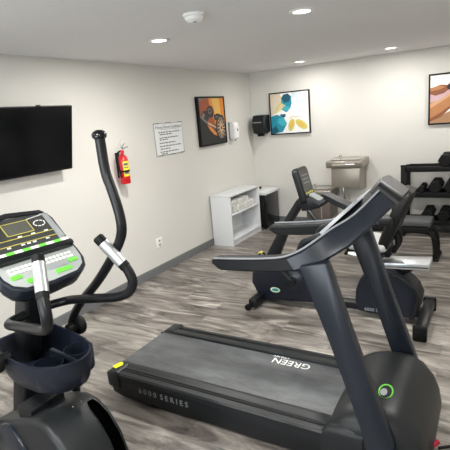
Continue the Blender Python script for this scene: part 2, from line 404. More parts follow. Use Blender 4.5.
# vintage wheel and machinery in warm light
eng = [(full, 'a_rust'), ([(.38, 1), (1, 1), (1, .3), (.6, .42), (.45, .7)], 'a_org'), ([(.5, 1), (.82, 1), (.86, .55), (.66, .5)], 'a_gold'), ([(.84, 1), (1, 1), (1, .4), (.9, .45)], 'a_org'),
       ([(0, .8), (.3, 1), (0, 1)], 'a_steel'), ([(0, .66), (.18, .86), (.3, .92), (.2, 1), (0, .9)], 'a_rust'),
       ([(0, 0), (1, 0), (1, .12), (.7, .2), (.5, .36), (.2, .52), (0, .64)], 'a_dark'),
       ([(.02, .56), (.12, .72), (.3, .74), (.36, .56), (.2, .46)], 'a_night'), ([(.06, .6), (.14, .7), (.2, .64), (.12, .54)], 'a_steel'), ([(.0, .64), (.4, .42), (.62, .22), (.6, .18), (.36, .38), (0, .6)], 'a_steel'),
       (ell(.42, .7, .14, .13), 'a_dark'), (ell(.41, .71, .1, .09), 'a_steel'), (ell(.42, .7, .06, .055), 'a_dark'), ([(.3, .76), (.42, .84), (.5, .82), (.56, .66), (.5, .58), (.3, .6)], 'a_night'), (ell(.4, .72, .07, .06), 'a_steel'), (ell(.4, .72, .045, .04), 'a_dark'),
       ([(.26, .42), (.44, .34), (.6, .22), (.62, .16), (.5, .2), (.34, .32)], 'a_org'), ([(.3, .48), (.6, .36), (.62, .33), (.3, .44)], 'a_pale'), ([(.54, .62), (.7, .66), (.92, .6), (.98, .5), (.7, .54), (.58, .5)], 'a_dark'),
       ([(.58, .58), (.72, .6), (.88, .57), (.7, .56)], 'a_steel'),
       (ell(.8, .33, .2, .29), 'a_dark'), (ell(.81, .33, .17, .25), 'a_steel'), (ell(.815, .33, .15, .225), 'a_night')]
for k in range(7):
    a = pi*k/7; dx, dy = cos(a)*.15, sin(a)*.22; ox, oy = -sin(a)*.009, cos(a)*.012
    eng.append(([(.815-dx-ox, .33-dy-oy), (.815+dx-ox, .33+dy-oy), (.815+dx+ox, .33+dy+oy), (.815-dx+ox, .33-dy+oy)], 'a_pale'))
eng += [(ell(.815, .33, .05, .07), 'a_pale'), (ell(.815, .33, .03, .042), 'a_night')]
picture('framed_picture', 'framed print of an old wheel against orange light, left wall above the white shelf', lambda s, z, h: (h, s, z), -1.62, -.925, 1.421, 2.085, .05, eng)
# teal and gold abstract
teal = [(full, 'a_white'), ([(0, .62), (.3, 1), (0, 1)], 'a_sand'), ([(0, .45), (.34, .62), (.4, .8), (.28, .95), (0, .86)], 'a_sand'),
        ([(.1, .5), (.34, .62), (.4, .74), (.3, .8), (.16, .66)], 'a_lemon'), ([(.14, .54), (.3, .62), (.34, .7), (.28, .73)], 'a_sand'),
        ([(.52, .88), (.58, 1), (.82, .99), (.74, .9), (.6, .84)], 'a_mist'), ([(.62, .72), (.74, .82), (.98, .84), (.98, .74), (.78, .7)], 'a_mist'), ([(.6, .5), (.95, .35), (1, .4), (.98, .7), (.7, .7)], 'a_white'),
        ([(.36, .96), (.48, .98), (.56, .9), (.57, .74), (.53, .62), (.42, .52), (.3, .6), (.4, .7), (.3, .76), (.3, .88)], 'a_teal'),
        ([(.3, .88), (.36, .96), (.48, .98), (.56, .9), (.5, .78), (.38, .76)], 'a_deep'), ([(.4, .7), (.52, .64), (.46, .54), (.32, .6)], 'a_teal2'),
        ([(.24, .48), (.4, .48), (.38, .4), (.28, .4)], 'a_deep'),
        ([(0, .44), (.16, .48), (.34, .4), (.42, .24), (.3, .04), (.08, .0), (0, .02)], 'a_teal'), ([(.2, .38), (.34, .4), (.42, .24), (.3, .18), (.16, .28)], 'a_teal2'), ([(.0, .12), (.12, .2), (.2, .06), (.08, 0), (0, 0)], 'a_deep'),
        (ell(.54, .2, .08, .16, 14, -.3), 'a_lemon'), (ell(.55, .22, .04, .1, 12, -.3), 'a_gold'), (ell(.8, .2, .18, .09, 14, -.65), 'a_lemon'), (ell(.8, .2, .1, .04, 12, -.65), 'a_gold'),
        ([(.45, .36), (.6, .42), (.95, .36), (.6, .39)], 'a_sand')]
picture('framed_picture', 'teal and gold abstract print in a thin black frame on the back wall', lambda s, z, h: (s, -h, z), .347, 1.014, 1.444, 2.092, .035, teal, .018)
# bare arms gripping a small weight
arms = [(full, 'a_white'), ([(0, .3), (.6, .4), (1, .6), (1, .8), (.5, .72), (0, .66)], 'a_mauve'), ([(0, 0), (1, 0), (1, .42), (.5, .3), (0, .06)], 'a_floor'), ([(.3, .74), (.55, .84), (1, .86), (1, .96), (.4, .93)], 'a_mauve'),
        ([(0, .1), (.14, .18), (.42, .36), (.6, .52), (.7, .66), (.62, .76), (.48, .66), (.26, .5), (0, .44)], 'a_skin'), ([(0, .32), (.3, .5), (.5, .66), (.42, .66), (.2, .5), (0, .42)], 'a_skin3'),
        ([(0, .1), (.2, .22), (.5, .44), (.64, .6), (.5, .42), (.2, .12), (0, .04)], 'a_skin2'),
        ([(0, .62), (.1, .58), (.26, .62), (.36, .7), (.32, .78), (.18, .8), (0, .72)], 'a_skin2'), ([(0, .68), (.16, .7), (.28, .74), (.18, .79), (0, .74)], 'a_skin'), (ell(.36, .74, .05, .06), 'a_night'),
        ([(.5, .78), (.6, .86), (.66, .82), (.58, .74)], 'a_mauve'), ([(.42, .12), (.7, .3), (1, .4), (1, .12)], 'a_skin3'), (ell(.62, .28, .06, .08), 'a_skin2'),
        ([(.6, .7), (.85, .78), (1, .7), (1, .5), (.75, .52)], 'a_skin'), (ell(.86, .5, .1, .12), 'a_night')]
picture('framed_picture', 'framed photograph of bare arms, back wall above the dumbbell rack', lambda s, z, h: (s, -h, z), 2.672, 3.36, 1.45, 2.105, .035, arms, .02)

# soap dispenser on the left wall
t = thing('soap_dispenser', 'white wall dispenser with small sight window beside the corner', 'dispenser', (0, -.73, 1.43))
MB().box((0, -.795, 1.45), (.03, -.655, 1.71), .006).build('back_plate', 'ltgrey', t)
MB().loft([[(x, -.725+s*wd, z) for x, s in ((.03, -1), (d-.02, -1), (d, -.7), (d, .7), (d-.02, 1), (.03, 1))] for z, d, wd in ((1.455, .09, .055), (1.475, .115, .065), (1.6, .125, .067), (1.68, .115, .066), (1.705, .09, .06))]).build('cover', 'white', t)
MB().prism(ell(-.725, 1.59, .014, .02, 14), 'x', .118, .127).build('sight_window', 'ink', t)
MB().tube([(.075, -.725, 1.46), (.075, -.725, 1.425)], .012, 10).build('nozzle', 'ltgrey', t)

# outlet
t = thing('wall_outlet', 'white duplex outlet plate low on the left wall', 'outlet', (0, -2.69, .315))
MB().box((0, -2.748, .315), (.006, -2.634, .435), .002).build('cover_plate', 'white', t)
for zz in (.35, .4):
    so = MB().prism(rrect(.017, .014, .006, 3, -2.691, zz), 'x', .0055, .008).build('socket', 'ltgrey', t, 0)
    for dy in (-.007, .007): MB().box((.008, -2.691+dy-.0015, zz-.005), (.0085, -2.691+dy+.0015, zz+.005)).build('slot', 'ink', so, 0)

# ------------------------------------------------------------------ shelf, towels, cooler
t = thing('open_shelf', 'white open two-tier shelf unit standing against the left wall', 'shelf', (.18, -1.05, 0))
for y in (-1.5, -.618): MB().box((.02, y, 0), (.345, y+.018, .702), .002).build('side_panel', 'laminate', t)
MB().box((.015, -1.503, .702), (.348, -.597, .724), .003).build('top_panel', 'laminate', t)
MB().box((.03, -1.482, .43), (.338, -.618, .45), .001).build('shelf_board', 'laminate', t)
MB().box((.03, -1.482, .07), (.345, -.618, .095), .001).build('bottom_board', 'laminate', t)
MB().box((.31, -1.482, 0), (.33, -.618, .07)).build('toe_kick', 'laminate', t)
MB().box((.022, -1.482, .0), (.03, -.618, .702)).build('back_panel', 'laminate', t)
def spiral(cy, cz, r, x0, x1):
    b = MB(); seg = 18
    b.lathe([(r*.55, 0), (r*.9, .0), (r, .008), (r, x1-x0-.008), (r*.9, x1-x0), (r*.55, x1-x0)], (x0, cy, cz), (1, 0, 0), seg)
    P = []
    for i in range(40):
        a = i/39*5*pi; rr = r*(.1+.85*i/39); P.append((x1+.001, cy+rr*cos(a), cz+rr*sin(a)))
    b.m(1); b.tube(P, .0018, 5, 1, False)
    return b
twl = []
towel_rows = [(-1.425+.111*i, .5, .05) for i in range(7)] + [(-1.37+.111*i, .583, .046) for i in range(5)]
for i, (y, z, r) in enumerate(towel_rows):
    g = 'rolled towels on the white shelf'
    nm = ['nearest end', 'second from near end', 'third from near end', 'fourth from near end', 'fifth from near end', 'next to last', 'far end']
    where, seq = ('on the shelf board', nm[i]) if i < 7 else ('in the upper layer', ['nearest end', 'second from near end', 'middle', 'next to last', 'far end'][i-7])
    tw = thing('rolled_towel', 'rolled white towel %s, %s' % (where, seq), 'towel', (.2, y, z-r), g)
    bb = spiral(y, z, r, .07, .325+random.uniform(-.012, .008)); bb.build('terry_roll', ['towel', 'ltgrey'], tw)

t = thing('mini_fridge', 'low black mini fridge with white top in the back corner', 'fridge', (.22, -.29, 0))
MB().box((.02, -.53, .03), (.385, -.06, .555), .004).build('cabinet', 'black', t)
dr = MB().box((.388, -.53, .035), (.42, -.06, .552), .006).build('door', 'glossblack', t)
MB().box((.42, -.52, .47), (.428, -.5, .54), .003).build('door_handle', 'plastic', dr)
b = MB(); b.prism([(.015, -.545), (.43, -.545), (.44, -.05), (.015, -.05)], 'z', .557, .6, .006); b.build('worktop', 'laminate', t)
for x, y in ((.06, -.49), (.36, -.49), (.06, -.1), (.36, -.1)): MB().lathe([(0, 0), (.018, 0), (.015, .03), (0, .03)], (x, y, 0), seg=10).build('foot', 'rubber', t)
o = thing('small_dish', 'little black and white item on the white fridge top', 'dish', (.16, -.2, .6))
MB().lathe([(0, .6), (.05, .6), (.062, .612), (.058, .614), (.046, .606), (0, .606)], (.2, -.25, 0)).build('saucer', 'white', o)
MB().lathe([(0, .606), (.016, .606), (.018, .64), (.01, .645), (0, .645)], (.2, -.25, 0), seg=14).build('stopper', 'black', o)

# ------------------------------------------------------------------ back wall: towel dispenser, drinking fountains
t = thing('paper_towel_dispenser', 'black paper towel dispenser on the back wall beside the corner', 'dispenser', (.21, 0, 1.45))
MB().box((.095, -.06, 1.5), (.325, 0, 1.77), .008).build('back_case', 'black', t)
MB().loft([[(.21+s*wd*.9, y, z) for s, y in ((-1, -.06), (-1, -d+.03), (-.8, -d), (.8, -d), (1, -d+.03), (1, -.06))] for z, d, wd in ((1.475, .14, .1), (1.5, .19, .125), (1.6, .215, .13), (1.7, .205, .13), (1.765, .165, .127), (1.775, .12, .12))]).build('front_cover', 'plastic', t)
MB().box((.17, -.17, 1.44), (.25, -.06, 1.48), .01).build('feed_mouth', 'black', t)
b = MB(); b.box((.13, -.219, 1.655), (.27, -.212, 1.668)); b.build('label_strip', 'greyprint', t, 0)

t = thing('drinking_fountain', 'tall grey stainless drinking fountain on the back wall', 'drinking fountain', (1.6, 0, .62))
b = MB()
b.prism([(-.42, .66), (-.40, .945), (-.02, .945), (-.02, .60)], 'x', 1.435, 1.845, .008)
b.build('cabinet', 'steel', t)
MB().prism([(-.46, .955), (-.47, 1.03), (-.45, 1.045), (-.02, 1.06), (-.02, .945), (-.44, .945)], 'x', 1.375, 1.885, .01).build('basin_head', 'steel', t)
MB().loft([[(1.63+a, -.24+c, z) for a, c in rrect(hx, hy, .04)] for z, hx, hy in ((1.055, .215, .16), (1.062, .2, .145), (1.052, .17, .12), (1.05, .06, .05))]).build('basin', 'steelpan', t)
MB().tube([(1.5, -.12, 1.05), (1.5, -.12, 1.085), (1.5, -.15, 1.1), (1.5, -.19, 1.09)], .012, 10).build('bubbler', 'chrome', t)
MB().tube([(1.55, -.2, .66), (1.55, -.2, .5), (1.58, -.1, .42), (1.58, -.02, .42)], .018, 10).build('drain_pipe', 'chrome', t)
MB().box((1.47, -.478, .975), (1.8, -.466, 1.01), .004).build('push_bar', 'steelpan', t)

t = thing('drinking_fountain', 'lower brown-grey fountain unit beside the tall one on the back wall', 'drinking fountain', (1.2, 0, .2))
MB().box((1.03, -.40, .18), (1.40, -.02, .53), .008).build('cabinet', 'bronze', t)
MB().prism([(-.43, .54), (-.44, .60), (-.42, .615), (-.02, .63), (-.02, .53), (-.42, .53)], 'x', .985, 1.425, .01).build('basin_head', 'steel', t)
MB().loft([[(1.2+a, -.23+c, z) for a, c in rrect(hx, hy, .04)] for z, hx, hy in ((.626, .19, .15), (.632, .175, .135), (.622, .14, .1), (.62, .05, .04))]).build('basin', 'steelpan', t)
MB().box((1.26, -.404, .19), (1.275, -.398, .52)).build('panel_seam', 'chrome', t)
MB().tube([(1.08, -.1, .625), (1.08, -.1, .65), (1.08, -.13, .665), (1.08, -.16, .655)], .011, 10).build('bubbler', 'chrome', t)
# ------------------------------------------------------------------ dumbbell rack
t = thing('dumbbell_rack', 'black three-tier steel dumbbell rack against the back wall', 'rack', (3.1, -.3, 0))
RX0, RX1 = 2.40, 3.80
for x in (RX0, RX1-.06):
    MB().prism([(-.47, 0), (-.40, 0), (-.40, .9), (-.40, .96), (-.47, .96)], 'x', x, x+.06, .004).box((x, -.4, 0), (x+.06, -.06, .06), .004).box((x, -.1, .06), (x+.06, -.05, .93), .004).box((x-.006, -.48, .955), (x+.066, -.39, .965)).build('end_frame', 'black', t)
tiers = [(.875, .945), (.535, .605), (.165, .23)]
for z0, z1 in tiers:
    b = MB(); b.box((RX0+.06, -.455, z0), (RX1-.06, -.415, z1), .004); b.box((RX0+.06, -.15, z0), (RX1-.06, -.11, z1), .004)
    b.box((RX0+.06, -.42, z0+.01), (RX1-.06, -.14, z0+.02))
    b.build('shelf_tier', 'black', t)
def hexhead(b, y0, y1, r, z):
    pts = [(r*cos(pi/3*k), z+r*sin(pi/3*k)) for k in range(6)]
    b.prism(pts, 'y', y0, y1, r*.09, 1)
def dumbbell(x, zb, r, label, grp):
    h = r*.866
    t = thing('dumbbell', label, 'dumbbell', (x, -.285, zb), grp, rotz=0)
    b = MB(); hexhead(b, -.195, -.075, r, h); b.build('weight_head', 'rubber', t)
    b = MB(); hexhead(b, .075, .195, r, h); b.build('weight_head', 'rubber', t)
    MB().lathe([(.016, -.08), (.017, -.04), (.02, 0), (.017, .04), (.016, .08)], (0, 0, h), (0, 1, 0), 14).build('handle', 'chrome', t)
gname = 'hex dumbbells on the rack'
for i, (x, r) in enumerate([(2.65, .045), (2.82, .085), (3.005, .085), (3.19, .085), (3.375, .085)]):
    dumbbell(x, .606, r, ['small black hex dumbbell at the left end of the rack middle tier', 'large black hex dumbbell on the middle tier, right beside the small one', 'black hex dumbbell on the middle tier at the photo right edge', 'black hex dumbbell fourth along the middle tier, past the photo edge', 'black hex dumbbell fifth along the middle tier, past the photo edge'][i], gname)
for i, (x, r) in enumerate([(2.73, .08), (2.93, .08), (3.12, .08), (3.31, .08)]):
    dumbbell(x, .231, r, ['black hex dumbbell at the left of the bottom tier, behind the bench', 'black hex dumbbell second along the bottom tier, right of bench', 'black hex dumbbell third along the bottom tier, past the photo edge', 'black hex dumbbell fourth along the bottom tier, past the photo edge'][i], gname)
for i, (x, r) in enumerate([(2.93, .085), (3.115, .085), (3.3, .085)]):
    dumbbell(x, .946, r, ['black hex dumbbell on the top tier under the arm picture', 'black hex dumbbell second along the top tier, past the photo edge', 'black hex dumbbell third along the top tier, past the photo edge'][i], gname)

# ------------------------------------------------------------------ flat bench
t = thing('weight_bench', 'dark grey padded flat bench in front of the dumbbell rack', 'bench', (2.4, -1.3, 0))
MB().box((1.95, -1.45, .39), (2.89, -1.15, .46), .018, seg=3).build('bench_pad', 'benchv', t)
MB().box((1.95, -1.46, .32), (2.87, -1.14, .388), .004).build('under_board', 'black', t)
for x, s in ((2.87, 1), (2.02, -1)):
    for y in (-1.42, -1.17):
        MB().tube([(x-s*.25, y, .33), (x-s*.05, y, .33), (x+s*.03, y, .3), (x+s*.06, y, .2), (x+s*.07, y, .02)], .026, 10).build('leg', 'black', t)
    MB().box((x+s*.07-.04, -1.48, 0), (x+s*.07+.04, -1.11, .03), .008).build('foot_bar', 'black', t)

# ------------------------------------------------------------------ treadmill
YC = -4.555
def mir(y): return 2*YC-y
t = thing('treadmill', 'dark blue-grey treadmill with grey belt in the middle of the room', 'treadmill', (2.3, YC, 0))
b = MB()
b.prism([(1.33, .05), (1.305, .14), (1.33, .168), (2.95, .168), (2.95, .03), (1.42, .03)], 'y', -4.925, mir(-4.925), .008)
fr = b.build('deck_frame', 'plastic', t)
MB().text('6 0 0 0  S E R I E S', .052, basis((1.757, -4.9265, .116), (1, 0, 0), (0, 0, 1)), .002).build('lettering', 'dimprint', fr, 0)
b = MB()
b.box((1.30, -4.80, .168), (2.92, mir(-4.80), .196), .008)
b.lathe([(.03, -4.79), (.045, -4.78), (.045, mir(-4.78)), (.03, mir(-4.79))], (1.36, 0, .145), (0, 1, 0), 16)
bl = b.build('running_belt', 'belt', t)
b = MB(); b.text('GREEN', .085, basis((2.40, -4.375, .1967), (-1, 0, 0), (0, -1, 0)), .0008); b.text('SERIES', .042, basis((2.31, -4.318, .1967), (-1, 0, 0), (0, -1, 0)), .0008)
b.build('lettering', 'white', bl, 0)
for s in (0, 1):
    f = (lambda y: y) if s == 0 else mir
    b = MB()
    P = [(-4.93, .165), (-4.93, .192), (-4.92, .202), (-4.875, .206), (-4.872, .200), (-4.862, .200), (-4.858, .207), (-4.83, .209), (-4.815, .214), (-4.795, .212), (-4.79, .196), (-4.79, .165)]
    b.prism([(f(y), z) for y, z in P], 'x', 1.37, 2.9)
    sr = b.build('side_rail', 'dkplastic', t)
    b = MB(); b.prism([(f(y), z) for y, z in [(-4.886, .2045), (-4.876, .2045), (-4.876, .2085), (-4.886, .2085)]], 'x', 1.38, 2.88)
    b.build('grip_strip', 'black', sr)
    b = MB()
    b.loft([[(x, f(y), z) for y, z in [(-4.935+i0, .10), (-4.937+i0, .19), (-4.925+i0, zt), (-4.80, zt+.004), (-4.785, .195), (-4.785, .10)]] for x, zt, i0 in ((1.285, .17, .02), (1.295, .192, .008), (1.32, .207, 0), (1.385, .213, 0), (1.40, .205, 0))])
    ec = b.build('end_cap', 'dkplastic', t)
    if s == 0:
        MB().prism([(1.31, -4.885), (1.35, -4.895), (1.368, -4.83), (1.325, -4.815)], 'z', .2085, .2135).build('caution_sticker', 'yellow', ec, 0)
    MB().lathe([(0, 0), (.02, 0), (.02, .012), (.008, .014), (.008, .05), (0, .05)], (1.66, f(-4.86), 0), seg=12).build('leveling_foot', 'rubber', t)
# motor hood
def hood_ring(x, zt, wy, zb=.02):
    # rounded cross-section across y
    P = []
    n = 10
    for i in range(n+1):
        a = pi*i/n; c = cos(a); s_ = sin(a)
        yy = math.copysign(abs(c)**.36, c)*wy; zz = zb+(zt-zb)*(s_**.34 if s_ > 1e-6 else 0)
        P.append((x, YC-yy, zz))
    return P
b = MB()
b.loft([hood_ring(x, z, wy) for x, z, wy in ((2.805, .215, .35), (2.82, .262, .372), (2.85, .305, .38), (2.90, .335, .383), (2.97, .355, .385), (3.05, .365, .385), (3.12, .36, .38), (3.18, .33, .37), (3.235, .265, .355), (3.265, .18, .345), (3.278, .09, .335))])
hd = b.build('motor_hood', 'dkplastic', t, 60)
for y0, y1 in ((-4.945, -4.86), (mir(-4.86), mir(-4.945))):
    MB().loft([[(x0, y0, .02), (x0, y1, .02), (3.0, y1, .02), (3.0, y0, .02)] if z < .03 else [(x0, y0+i0, z), (x0, y1-i0, z), (3.0, y1-i0, z), (3.0, y0+i0, z)] for x0, z, i0 in ((2.79, .02, 0), (2.785, .17, 0), (2.80, .22, .004), (2.84, .25, .015), (2.88, .265, .03))]).build('hood_shoulder', 'dkplastic', t, 60)
lg = basis((3.06, -4.70, .362), (1, 0, -.06), (0, 1, .08))
b = MB(); P = lambda p, h: lg @ Vector((p[0], p[1], h))
b.prism(ell(0, 0, .036, .056, 24), P, -.006, .004); b.m(1).prism(ell(.0, -.006, .029, .05, 24), P, -.006, .0052)
b.m(2).prism(ell(-.008, -.014, .017, .028, 16), P, -.006, .006)
b.build('round_emblem', ['green', 'plastic', 'silver'], hd, 0)
MB().tube([(3.27, -4.6, .03), (3.30, -4.58, .06)], .012, 8).build('power_inlet', 'red_plug', t)
# uprights
def upr(f):
    b = MB()
    pts = [(2.725, 1.09), (2.86, 1.12), (2.96, .80), (3.145, .26), (3.185, .03), (3.04, .03), (3.015, .24), (2.86, .72)]
    y0, y1 = sorted((f(-4.965), f(-4.90)))
    b.prism(pts, 'y', y0, y1, .012, 2); return b.build('upright', 'paint', t)
upr(lambda y: y); upr(mir)
# handrails: one sweep from the flat tip up to the console
up = [(2.235, -4.95, 1.072), (2.25, -4.95, 1.081), (2.411, -4.95, 1.092), (2.577, -4.95, 1.109), (2.654, -4.945, 1.124), (2.722, -4.925, 1.153), (2.785, -4.89, 1.196), (2.848, -4.84, 1.242), (2.934, -4.77, 1.296), (3.03, -4.69, 1.396)]
lo = [(2.25, -4.95, 1.045), (2.285, -4.95, 1.020), (2.434, -4.95, 1.027), (2.599, -4.95, 1.040), (2.70, -4.945, 1.054), (2.771, -4.935, 1.073), (2.836, -4.91, 1.105), (2.938, -4.86, 1.169), (3.03, -4.775, 1.258), (3.102, -4.69, 1.332)]
def rail(f):
    b = MB(); R = []
    for u, l in zip(up, lo):
        u, l = Vector(u), Vector(l); T = .085; e = (u-l).normalized()
        ring = []
        for p, q in ((u, -1), (l, 1)):
            pass
        d = .012
        for base_, dy, sg in ((u, d, 0), (u, T-d, 0), (u-e*d, T, 0), (l+e*d, T, 0), (l, T-d, 0), (l, d, 0), (l+e*d, 0, 0), (u-e*d, 0, 0)):
            ring.append((base_.x, f(base_.y+dy), base_.z))
        R.append(ring)
    b.loft(R[4:]); o = b.build('handrail', 'paint', t)
    MB().loft(R[:5]).build('rail_grip', 'plastic', o)
    b = MB()
    R = []
    for u, l in list(zip(up, lo))[1:]:
        u, l = Vector(u), Vector(l); e = (u-l).normalized()
        R.append([(u+e*h).to_tuple() for h in (0,)][0])
    pts = [Vector(p)+Vector((-.001, .006, .0025)) for p in R]
    b.tube([(p.x, f(p.y), p.z) for p in pts], .005, 6, 3)
    b.build('edge_trim', 'silver', o)
rail(lambda y: y); rail(mir)
# console body, arched across, between the rails
def con_ring(ux, uz, lx, lz, crown, hw):
    n = 8; P = []
    for i in range(n+1):
        q = -1+2*i/n; cr = crown*(1-abs(q)**2.2)
        d = Vector((-.70, 0, .71)); P.append((ux+d.x*cr, YC+q*hw, uz+d.z*cr))
    for i in range(n, -1, -1):
        q = -1+2*i/n; P.append((lx, YC+q*hw, lz))
    return P
b = MB()
b.loft([con_ring(2.70, 1.13, 2.745, 1.075, .008, .31), con_ring(2.785, 1.182, 2.84, 1.11, .018, .285), con_ring(2.855, 1.24, 2.94, 1.175, .028, .235), con_ring(2.927, 1.30, 3.03, 1.26, .032, .17), con_ring(3.015, 1.393, 3.095, 1.335, .026, .10)])
con = b.build('console', 'plastic', t, 50)
cb = basis((2.846, YC, 1.272), (0, -1, 0), (.72, 0, .69))
Pc = lambda p, h: cb @ Vector((p[0], p[1], h))
b = MB(); b.prism([(-.25, -.09), (.25, -.09), (.22, .0), (.13, .12), (-.13, .12), (-.22, .0)], Pc, -.01, .006); b.build('console_panel', 'silver', con)
b = MB(); b.prism(rrect(.11, .035, .01, 4, 0, .04), Pc, .0, .0085); b.build('display', 'reflect_blue', con)  # bluish reflection on the screen is put into its colour
b = MB(); b.prism(rrect(.19, .025, .012, 4, 0, -.05), Pc, .0, .009); b.build('keypad', 'screen', con)
# end hood of the console
b = MB()
R = []
for k, (dx, dz, sc, cr) in enumerate(((-.02, -.02, 1.0, .014), (.0, .002, .99, .018), (.016, .018, .93, .018), (.026, .03, .75, .01))):
    R.append(con_ring(3.008+dx, 1.406+dz, 3.106+dx*.9, 1.328+dz*.9+(.0 if k < 3 else .012), cr, .125*sc))
b.loft(R); b.build('console_cap', 'dkplastic', t, 50)
# hand pulse grips
for s in (1, -1):
    y = YC+s*.14
    g = MB().tube([(2.76, y, 1.17), (2.71, y, 1.15), (2.655, y, 1.125), (2.63, y, 1.08), (2.615, y, 1.03)], .02, 12).build('pulse_handle', 'plastic', t)
    MB().tube([(2.628, y, 1.075), (2.607, y, .985)], .021, 12).build('pulse_sensor', 'chrome', g)
tr = MB().tube([(3.30, -4.585, .02), (3.5, -4.44, .008), (3.7, -4.42, .008), (4.1, -4.3, .008)], .008, 8).build('power_cord', 'black')
tr['label'] = 'thin black power cord on the floor at the treadmill front'; tr['category'] = 'cord'

# ------------------------------------------------------------------ recumbent bike
BY = -3.05
t = thing('recumbent_bike', 'black recumbent exercise bike with reclined seat behind the treadmill', 'exercise bike', (2.3, BY, 0))
b = MB(); b.prism([(1.53, .1), (1.48, .2), (1.49, .30), (1.54, .38), (1.63, .43), (1.78, .45), (1.95, .44), (2.08, .39), (2.18, .3), (2.24, .2), (2.25, .08), (1.62, .03)], 'y', BY-.10, BY+.10, .03, 3, True)
sh = b.build('front_shroud', 'navy', t, 40)
fl = basis((1.735, BY-.1012, .155), (1, 0, 0), (0, 0, 1)); Pf = lambda p, h: fl @ Vector((p[0], p[1], h))
b = MB(); b.prism(ell(0, 0, .05, .026, 20), Pf, -.004, .002); b.m(1).prism(ell(0, 0, .034, .013, 16), Pf, -.004, .003); b.build('badge', ['palegreen', 'a_teal'], sh, 0)
MB().lathe([(.1, 0), (.1, .008), (.06, .018), (.045, .03), (0, .03)], (1.93, BY-.10, .27), (0, -1, 0), 28).build('crank_cover', 'paint', t)
for s, dx, dz in ((-1, -.21, .2), (1, .14, -.17)):
    y = BY+s*.145
    b = MB(); b.tube([(1.93, y, .27), (1.93+dx, y, .27+dz)], [.018, .014], 10); b.lathe([(0, -.02), (.028, -.02), (.028, .02), (0, .02)], (1.93, y, .27), (0, 1, 0), 14)
    ca = b.build('crank_arm', 'plastic', t)
    px, pz = 1.93+dx-.03, .27+dz+.02
    rot = Matrix.Translation((px, y+s*.07, pz)) @ Matrix.Rotation(radians(-20), 4, 'Y')
    pd = MB().box((-.055, -.05, -.014), (.055, .05, .014), .006, rot).build('pedal', 'plastic', ca)
    b = MB(); b.tube([rot @ Vector((.01, -.052, 0)), rot @ Vector((.0, -.045, .05)), rot @ Vector((0, 0, .068)), rot @ Vector((0, .045, .05)), rot @ Vector((.01, .052, 0))], .009, 8); b.build('pedal_strap', 'black', pd)
    MB().box((-.02, -.02, .062), (.02, .02, .078), .004, rot).build('strap_buckle', 'yline', pd)
b = MB(); b.prism([(1.545, .25), (1.69, .25), (1.755, .47), (1.90, .80), (1.99, .93), (2.07, .97), (2.09, 1.02), (2.02, 1.06), (1.965, 1.01), (1.86, .86), (1.62, .45)], 'y', BY-.055, BY+.055, .015)
ms = b.build('console_mast', 'plastic', t)
MB().text('G', .05, basis((1.905, BY-.0565, .945), (.7, 0, .7), (-.7, 0, .7)), .002).build('mast_emblem', 'greyprint', ms, 0)
# console, tilted towards the rider
vdir = Vector((.27, 0, -1)).normalized()
ck = basis((2.06, BY, 1.15), (0, 1, 0), (-.27, 0, 1)); Pk = lambda p, h: ck @ Vector((p[0], p[1], h))
b = MB(); b.prism(rrect(.125, .165, .05, 5), Pk, -.06, .0, .012, 2, True)
cn = b.build('console', 'plastic', t, 40)
MB().prism(rrect(.1, .12, .012, 3, 0, .025), Pk, -.01, .003).build('console_screen', 'screen', cn)
for i in range(4): MB().prism(rrect(.012, .009, .003, 2, -.066+i*.044, -.07), Pk, 0, .005).build('console_button', 'yline', cn, 0)
b = MB()
for i in range(3): b.prism(rrect(.07, .0015, .001, 1, 0, .02+i*.035), Pk, 0, .0035)
b.build('screen_lines', 'greyprint', cn, 0)
b = MB(); b.prism([(2.03, 1.0), (2.05, 1.055), (2.12, 1.05), (2.215, .995), (2.21, .965), (2.12, .94), (2.04, .93)], 'y', BY-.11, BY+.11, .012); tray = b.build('console_shelf', 'plastic', t)
sb = basis((2.14, BY, 1.043), (.86, 0, -.5), (0, 1, 0)); Ps = lambda p, h: sb @ Vector((p[0], p[1], h))
MB().prism(rrect(.055, .06, .02), Ps, -.01, .004).build('control_pad', 'padgrey', tray)
# handlebars reaching towards the seat
for s in (-1, 1):
    hb = MB()
    if s == 1:
        hb.loft([[(x, BY+.17+dy, z+dz) for dy, dz in ((-.075, .0), (.075, .0), (.075, -.045), (-.075, -.05))] for x, z in ((2.12, 1.03), (2.17, 1.045), (2.3, .985), (2.44, .92), (2.47, .9))])
        hb.build('handlebar', 'dkplastic', t)
    else:
        hb.tube([(2.10, BY-.09, .94), (2.18, BY-.14, .87), (2.3, BY-.16, .85), (2.38, BY-.16, .85)], .02, 12)
        hb.build('handlebar', 'tube', t)
# base
MB().box((2.15, BY-.05, .045), (3.02, BY+.05, .105), .008).build('main_beam', 'tube', t)
MB().box((1.53, -3.33, .02), (1.615, -2.77, .105), .018).box((1.56, BY-.05, .05), (1.75, BY+.05, .1)).build('front_foot', 'tube', t)
for y in (-3.345, -2.755): MB().lathe([(0, -.015), (.03, -.015), (.03, .015), (0, .015)], (1.535, y, .03), (0, 1, 0), 14).build('transport_wheel', 'rubber', t)
rf = MB().box((3.005, -3.40, .03), (3.09, -2.82, .115), .018).build('rear_foot', 'tube', t)
for y in (-3.43, -2.84):
    MB().box((2.995, y, .0), (3.10, y+.045, .125), .015).build('foot_cap', 'rubber', rf)
b = MB(); b.prism([(2.505, .06), (2.487, .15), (2.495, .25), (2.53, .35), (2.59, .43), (2.66, .52), (2.80, .52), (2.83, .45), (2.90, .41), (2.97, .33), (3.005, .25), (2.99, .13), (2.95, .05), (2.6, .045)], 'y', BY-.10, BY+.10, .02, 3, True)
rs = b.build('rear_shroud', 'navy', t, 40)
